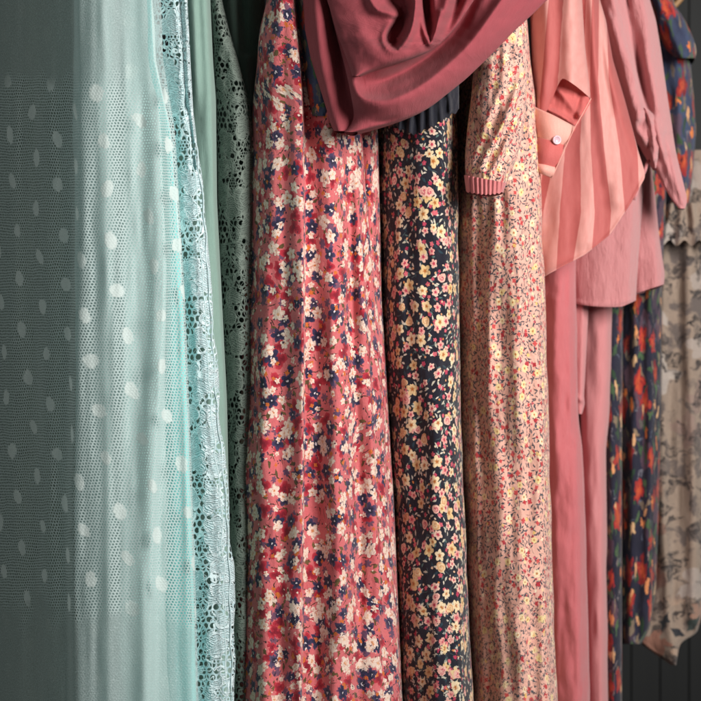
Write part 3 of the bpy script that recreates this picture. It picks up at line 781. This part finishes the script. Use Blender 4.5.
# ------------------------------------------------------------------ 8 striped blouse
r = root("striped_blouse", "peach and coral wide-striped blouse with a buttoned cuff and slanting hem", "blouse", 585, 275, 0.4)
E_top = [520, 534, 549, 563, 582, 590, 597, 604, 612, 626]
E_150 = [518, 530, 545, 560, 565, 580, 591, 604, 620, 637]
E_211 = [525, 535, 543, 560, 581, 595, 611, 625, 640, 655]
def stripe_uv(PX, PY):
    U = np.zeros(PX.shape)
    knots = {0: [540, 556, 568, 580, 586, 592, 599, 606, 614], 80: [540, 552, 562, 574, 583, 590, 598, 609, 622],
             150: [536, 546, 556, 565, 580, 591, 604, 620, 637], 211: [531, 537, 543, 560, 581, 595, 611, 625, 640], 280: [526, 531, 537, 556, 570, 590, 606, 622, 640]}
    ks = sorted(knots)
    for i in range(PX.shape[0]):
        py = PY[i].mean()
        e = [np.interp(py, ks, [knots[k][j] for k in ks]) for j in range(9)]
        ids = np.arange(9) + 0.0
        U[i] = np.interp(PX[i], e, ids) + np.where(PX[i] < e[0], (PX[i] - e[0]) / 16.0, 0) + np.where(PX[i] > e[-1], (PX[i] - e[-1]) / 16.0, 0)
    return U + 0.0, (350.5 - PY) * S0 * 100
panel("blouse_body", STRIPE, r, [(-30, 528, 594), (0, 530, 600), (20, 530, 606), (60, 531, 613), (100, 532, 625), (130, 533, 633), (150, 534, 638), (172, 534, 645), (178, 534, 645), (205, 535, 630), (235, 536, 610), (255, 537, 585), (268, 538, 560), (277, 539, 543)],
      0.36, half=0.06, tilt=0.03, depth=0.12, sig=2.0, edge_rows=[(-30, 1), (120, 0.7), (180, 0.16), (280, 0.1)], uvfun=stripe_uv,
      ridges=[([(592, -30), (594, 40), (600, 110), (606, 180)], [0.016, 0.018, 0.010, 0.004], 6, 5), ([(604, 0), (608, 60), (622, 120), (634, 160)], [0.012, 0.012, 0.008, 0.0], 5, 5),
              ([(560, 120), (562, 200), (556, 270)], 0.010, 12, 14), ([(588, 110), (590, 180), (586, 240)], 0.010, 12, 9), ([(612, 120), (616, 200)], 0.008, 9, 9),
              ([(545, 275), (585, 254), (610, 234), (630, 204), (644, 178)], 0.003, 3, 2)], wr=[(10, 50, 0.002)], seed=61, step=1.5)
def sl_uv(PX, PY):
    e0 = np.interp(PY, [0, 100], [549, 540]); e1 = np.interp(PY, [0, 100], [563, 556])
    u = np.where(PX < e0, 2 - (e0 - PX) / 15.0, np.where(PX < e1, 2 + 0 + (PX - e0) / (e1 - e0), 3 + (PX - e1) / 34.0))
    return u + 1.0, (350.5 - PY) * S0 * 100
def sl_hem(PX, PY, py):
    f = (PY - py[0]) / (py[-1] - py[0])
    q = np.clip((PX - 543) / 21.0, 0, 1)
    b = 114 - 36 * q * q * (3 - 2 * q) + np.clip((PX - 562) / 29.0, 0, 1) ** 1.3 * 21
    return py[0] + f * (b - py[0])
s = panel("sleeve", STRIPE, r, [(-30, 528, 578), (0, 530, 582), (50, 532, 585), (75, 533, 588), (99, 534, 591)], 0.30, half=0.045, tilt=0.02, depth=0.08, sig=3, hem=sl_hem, uvfun=sl_uv,
      ridges=[([(546, -30), (546, 60), (540, 110)], 0.012, 6, 8), ([(573, -30), (574, 40), (572, 84)], 0.016, 11, 7)], wr=[(9, 40, 0.002)], seed=62, step=1.5)
PEACH = plain("peach_cuff_band", C(220, 150, 138), C(232, 172, 158), 0.65, 0.3, 0.15)
CORALD = plain("coral_cuff_band", C(182, 86, 84), C(196, 102, 98), 0.65, 0.3, 0.15)
def lining_hem(PX, PY, py):
    f = (PY - py[0]) / (py[-1] - py[0])
    q = (PX - 534) / 57.0
    b = 112 + np.clip(q / 0.7, 0, 1) * 20 - np.clip((q - 0.7) / 0.3, 0, 1) * 30
    return py[0] + f * (b - py[0])
panel("sleeve_lining", CORALD, s, [(78, 540, 580), (92, 537, 586), (130, 534, 591)], 0.318, half=0.012, tilt=0.01, back=False, hem=lining_hem, sig=1,
      ridges=[([(540, 106), (556, 113), (574, 124)], 0.008, 2.5, 3), ([(560, 92), (578, 114)], 0.008, 4, 4), ([(580, 94), (574, 118)], -0.006, 3, 3)], wr=[(8, 14, 0.003)], seed=63, step=1.2, dx=1.0)
# cuff: slanted band of two colours, its free edge runs from the sleeve corner down to a point
def strip(name, mat, parent, a, b, c, d, y, thick=0.003, sag=0.012, n=14):
    """bilinear cloth patch through four photo points (a,b top edge; d,c bottom edge)"""
    V, F, U = [], [], []
    for i in range(n + 1):
        for j in range(n + 1):
            s_, t_ = j / n, i / n
            px = (a[0] * (1 - s_) + b[0] * s_) * (1 - t_) + (d[0] * (1 - s_) + c[0] * s_) * t_
            py = (a[1] * (1 - s_) + b[1] * s_) * (1 - t_) + (d[1] * (1 - s_) + c[1] * s_) * t_
            yy = y + 0.03 * (1 - s_) ** 3 - sag * math.sin(math.pi * t_) * 0.5 - sag * math.sin(math.pi * min(1, s_ * 1.1))
            V.append(world(px, py, yy)); U.append((px * S0 * 100, py * S0 * 100))
    for i in range(n):
        for j in range(n):
            k = i * (n + 1) + j
            F.append((k, k + n + 1, k + n + 2, k + 1))
    return link(name, V, F, mat, parent, U, solid=thick)
cu = strip("cuff", PEACH, s, (532, 105), (574, 127.5), (565, 146), (532, 136), 0.309)
strip("cuff_band", CORALD, cu, (532, 135.5), (565, 145.5), (555.5, 168), (532, 163), 0.309, thick=0.0035)
strip("cuff_edge", PEACH, cu, (532, 162.5), (556, 167.5), (552, 177), (532, 168), 0.309)
tubes("cuff_piping", PEACH, cu, [[(591, 98.5, 0.300), (583, 113, 0.299), (574, 129, 0.299), (563, 153, 0.300), (552, 177.5, 0.303)]], 0.0007)
# button
def button(parent):
    bm = bmesh.new()
    prof = [(0.0, 0.0012), (0.0030, 0.0012), (0.0042, 0.0018), (0.0058, 0.0030), (0.0066, 0.0026), (0.0070, 0.0012), (0.0066, 0.0), (0.0, 0.0)]
    seg = 28; rings = []
    for rr, h in prof:
        rings.append([bm.verts.new((rr * math.cos(2 * math.pi * k / seg), -h, rr * math.sin(2 * math.pi * k / seg))) for k in range(seg)] if rr > 0 else [bm.verts.new((0, -h, 0))])
    for a, b in zip(rings, rings[1:]):
        for k in range(seg):
            q = [a[k % len(a)], a[(k + 1) % len(a)], b[(k + 1) % len(b)], b[k % len(b)]]
            q = list(dict.fromkeys(q))
            if len(q) > 2: bm.faces.new(q)
    for hx, hz in ((-.0013, -.0013), (.0013, -.0013), (.0013, .0013), (-.0013, .0013)):
        bmesh.ops.create_cone(bm, cap_ends=True, segments=8, radius1=0.0007, radius2=0.0007, depth=0.0004,
                              matrix=__import__('mathutils').Matrix.Translation((hx, -0.0013, hz)) @ __import__('mathutils').Matrix.Rotation(math.pi / 2, 4, 'X'))
    bmesh.ops.recalc_face_normals(bm, faces=bm.faces)
    m = M("pearl_button"); nz = m.noise(m.n("ShaderNodeTexCoord").outputs['Object'], 200.0, 2.0).outputs[0]
    mat = m.cloth(m.mix(nz, C(190, 150, 165), C(226, 196, 204)), 0.25, 0.0, spec=0.6)
    me = bpy.data.meshes.new("button"); bm.to_mesh(me); bm.free()
    me.polygons.foreach_set("use_smooth", np.ones(len(me.polygons), dtype=bool))
    me.materials.append(mat)
    o = bpy.data.objects.new("button", me); COL.objects.link(o)
    o.parent = parent
    o.location = Vector(world(556.5, 140, 0.2945)) - parent_loc(parent)
    o.rotation_euler = (0.15, 0, 0.25)
button(cu)

# ------------------------------------------------------------------ 9 coral trousers below the blouse
r = root("coral_trousers", "plain coral pink trouser leg hanging straight below the striped blouse", "trousers", 570, 720, 0.5)
panel("trouser_leg", CORAL, r, [(220, 532, 574), (260, 533, 576), (300, 535, 576), (400, 538, 578), (450, 540, 582), (530, 544, 586), (600, 547, 588), (730, 550, 590)], 0.44, half=0.055, tilt=0.03, depth=0.2,
      ridges=[([(560, 240), (562, 400), (568, 560), (572, 730)], 0.008, 9, 10), ([(575, 440), (580, 560), (582, 730)], 0.005, 5, 3), ([(554, 300), (558, 730)], 0.006, 5, 5), ([(568, 250), (570, 400), (575, 560), (578, 730)], 0.0016, 1.0, 1.0)], wr=[(9, 60, 0.004), (14, 40, 0.004), (6, 18, 0.0012)], edge_wave=1.0, seed=71)
r = root("rose_trousers", "plain dusty rose trousers between the coral trousers and the dark red-flowered dress", "trousers", 598, 720, 0.6)
panel("trouser_leg", ROSE, r, [(270, 578, 611), (320, 579, 612), (400, 580, 610), (450, 580, 606), (600, 584, 607), (730, 586, 609)], 0.56, half=0.05, tilt=0.02, depth=0.2,
      ridges=[([(599, 270), (597, 450), (600, 730)], 0.004, 7, 6)], wr=[(8, 80, 0.003), (14, 50, 0.004)], edge_wave=0.8, seed=72)
panel("sash_end", ROSE, r, [(270, 572, 590), (320, 574, 588), (380, 575, 585), (396, 575, 584), (404, 576, 585), (414, 578, 582)], 0.53, half=0.012, tilt=0.0, depth=0.02, sig=2,
      ridges=[([(575, 396), (584, 402)], 0.004, 2, 2), ([(583, 300), (581, 400)], 0.004, 3, 2)], seed=73)

# ------------------------------------------------------------------ 10 dusty pink tunic
r = root("dusty_pink_tunic", "crinkled dusty pink tunic with a knotted sleeve tail, right of the striped blouse", "tunic", 615, 305, 0.55)
def t_hem(PX, PY, py):
    f = (PY - py[0]) / (py[-1] - py[0])
    b = 303 + 4 * np.sin(np.clip((PX - 570) / 66.0, 0, 1) * 2.6) - 5 * np.clip((PX - 622) / 15.0, 0, 1)
    return py[0] + f * (b - py[0])
panel("front_panel", DUSTY, r, [(-30, 570, 626), (60, 570, 634), (120, 570, 641), (175, 570, 645), (230, 570, 641), (270, 570, 638), (306, 571, 636)], 0.50, half=0.045, tilt=0.01, depth=0.07, hem=t_hem, sig=3,
      ridges=[([(634, 170), (630, 240), (628, 306)], 0.010, 14, 5), ([(604, 180), (600, 306)], 0.007, 12, 12), ([(572, 301), (600, 305), (636, 299)], 0.003, 2.5, 2)], wr=[(8, 22, 0.0016)], seed=81, step=1.5)
def t_hem2(PX, PY, py):
    f = (PY - py[0]) / (py[-1] - py[0])
    b = 294 - 10 * np.clip((PX - 634) / 31.0, 0, 1)
    return py[0] + f * (b - py[0])
panel("back_panel", DUSTY, r, [(-30, 600, 640), (100, 612, 648), (160, 618, 650), (200, 622, 655), (250, 626, 660), (284, 630, 665), (294, 630, 664)], 0.545, half=0.04, tilt=0.01, depth=0.1, hem=t_hem2, sig=3,
      ridges=[([(652, 170), (656, 240), (660, 290)], 0.006, 8, 4), ([(634, 292), (664, 283)], 0.003, 2.5, 2)], wr=[(8, 22, 0.0016)], seed=82, step=1.5)
panel("sleeve", DUSTY, r, [(-30, 590, 640), (0, 594, 650), (20, 598, 656), (50, 606, 661), (100, 619, 668), (125, 626, 672), (140, 634, 674), (152, 645, 676), (165, 653, 679), (185, 663, 684), (197, 670, 687), (204, 675, 687), (208, 679, 685)], 0.46, half=0.055, tilt=0.0, depth=0.12, sig=2.5, edge_rows=[(-30, 1), (120, 0.8), (160, 0.35), (207, 0.1)],
      ridges=[([(606, -30), (622, 40), (640, 100), (650, 130)], [0.022, 0.022, 0.020, 0.010], 12, 4), ([(628, -30), (632, 20), (634, 60), (637, 90)], [0.014, 0.016, 0.012, 0.0], 5, 5), ([(644, -20), (648, 50), (658, 110), (664, 150)], [0.012, 0.014, 0.012, 0.008], 7, 6),
              ([(624, -30), (633, 40), (643, 92), (650, 118)], [-0.03, -0.03, -0.022, -0.006], 4, 6), ([(612, 20), (626, 80), (636, 118)], 0.010, 8, 5), ([(640, 112), (636, 128), (644, 140)], 0.012, 6, 5), ([(655, 120), (662, 150), (676, 190)], [0.012, 0.012, 0.006], 4, 4), ([(668, 140), (674, 170), (682, 202)], [0.006, 0.009, 0.004], 2.5, 3)], wr=[(9, 20, 0.0022), (20, 40, 0.004)], seed=83, step=1.5)
panel("knot", DUSTY, r, [(108, 640, 646), (114, 634, 654), (126, 632, 660), (140, 636, 662), (152, 642, 660), (162, 648, 657), (168, 652, 656)], 0.432, half=0.03, depth=0.03, sig=2, step=1.0, dx=0.8,
      ridges=[([(636, 116), (646, 130), (652, 160)], 0.008, 2.5, 2.5), ([(648, 114), (652, 130), (655, 158)], 0.008, 2.5, 2), ([(640, 112), (634, 124), (640, 142)], 0.006, 2.5, 3), ([(643, 122), (648, 146)], -0.008, 2, 2)],
      wr=[(7, 9, 0.004)], seed=84)
tubes("hem_tie", ROSE, r, [[(655, 158, 0.470), (648, 162, 0.462), (645, 170, 0.462), (641, 180, 0.470), (634, 200, 0.475)]], 0.003)

# ------------------------------------------------------------------ 11 dark floral dress
r = root("dark_floral_dress", "midnight navy dress with large red and orange flowers right of the rose trousers", "dress", 630, 720, 0.7)
panel("front_fold", DARKF, r, [(250, 598, 622), (310, 599, 623), (450, 600, 622), (590, 602, 622), (730, 605, 622)], 0.64, half=0.04, tilt=0.02, depth=0.12,
      ridges=[([(613, 250), (612, 450), (614, 730)], 0.007, 5, 4)], wr=[(6, 60, 0.003)], seed=91)
panel("skirt", DARKF, r, [(120, 620, 668), (200, 622, 666), (285, 618, 662), (400, 616, 661), (500, 616, 659), (590, 616, 656), (630, 616, 650), (645, 618, 640)], 0.68, half=0.05, tilt=0.03, depth=0.16,
      ridges=[([(636, 120), (634, 400), (630, 640)], 0.012, 5, 5), ([(651, 150), (650, 400), (648, 640)], 0.012, 5, 4)], wr=[(7, 60, 0.003)], seed=92, u0=17)
# ------------------------------------------------------------------ 12 short-sleeved floral blouse
r = root("floral_blouse", "blue bouquet-print blouse with a short cap sleeve at the top right", "blouse", 682, 205, 0.75)
panel("blouse_body", BLUEF, r, [(-30, 640, 664), (20, 650, 680), (55, 655, 690), (100, 658, 694), (130, 660, 696), (160, 662, 694), (190, 664, 691), (208, 666, 688)], 0.72, half=0.045, tilt=0.02, depth=0.1, sig=3,
      ridges=[([(676, 50), (680, 120), (678, 205)], 0.012, 7, 7)], wr=[(7, 24, 0.004)], seed=101)
panel("cap_sleeve", BLUEF, r, [(-30, 638, 650), (-5, 648, 664), (8, 652, 677), (20, 656, 685), (35, 660, 692), (46, 664, 696), (54, 670, 697), (58, 676, 695)], 0.68, half=0.03, tilt=0.01, depth=0.07, sig=3, u0=9,
      ridges=[([(660, 0), (672, 30), (682, 56)], 0.010, 5, 4), ([(668, 0), (684, 30), (692, 54)], 0.008, 4, 3)], wr=[(6, 16, 0.003)], seed=102)
# ------------------------------------------------------------------ 13 beige dress
r = root("beige_print_dress", "beige dress with dark brush-stroke print and ruffled waist at the right end", "dress", 680, 660, 0.8)
panel("skirt", BEIGEF, r, [(215, 650, 716), (300, 648, 716), (450, 646, 714), (560, 642, 712), (600, 634, 706), (622, 626, 700), (634, 628, 697), (642, 638, 680), (652, 652, 678), (660, 664, 677), (666, 672, 676)], 0.77, half=0.06, tilt=0.02, depth=0.16, sig=3, edge_rows=[(215, 1), (560, 0.8), (630, 0.3), (666, 0.1)],
      ridges=[([(664, 230), (662, 450), (668, 600), (675, 664)], 0.020, 9, 5), ([(688, 230), (692, 450), (694, 620)], 0.020, 7, 9), ([(630, 632), (652, 650), (674, 664)], 0.003, 3, 2)], wr=[(8, 60, 0.004)], seed=111)
def b_hem(PX, PY, py):
    f = (PY - py[0]) / (py[-1] - py[0])
    b = 243 + 3 * np.sin(PX * 0.42)
    return py[0] + f * (b - py[0])
panel("waist_ruffle", BEIGEF, r, [(203, 668, 706), (212, 660, 712), (225, 656, 716), (245, 655, 718)], 0.72, half=0.035, tilt=0.01, depth=0.08, hem=b_hem, sig=2, u0=23,
      ridges=[([(672, 200), (664, 245)], 0.012, 4, 3), ([(682, 200), (680, 245)], 0.012, 4, 3), ([(692, 200), (696, 245)], 0.012, 4, 3)], wr=[(8, 14, 0.005)], seed=112, step=1.5)
panel("bodice", BEIGEF, r, [(150, 668, 706), (206, 668, 706)], 0.78, half=0.03, depth=0.06, seed=113, step=4)

# ------------------------------------------------------------------ hanger tip at the top right
WOOD = M("pale_wood")
_nz = WOOD.noise(WOOD.n("ShaderNodeTexCoord").outputs['Object'], 60.0, 3.0).outputs[0]
WOODM = WOOD.cloth(WOOD.mix(_nz, C(150, 112, 74), C(186, 146, 100)), 0.45, 0.0, spec=0.4)
h = tubes("coat_hanger", WOODM, None, [[(672, 8, 0.86), (678, 2, 0.86), (688, -10, 0.86), (704, -26, 0.86), (730, -40, 0.86)]], 0.006)
h['label'] = "tip of a pale wooden coat hanger in the top right corner"; h['category'] = "hanger"
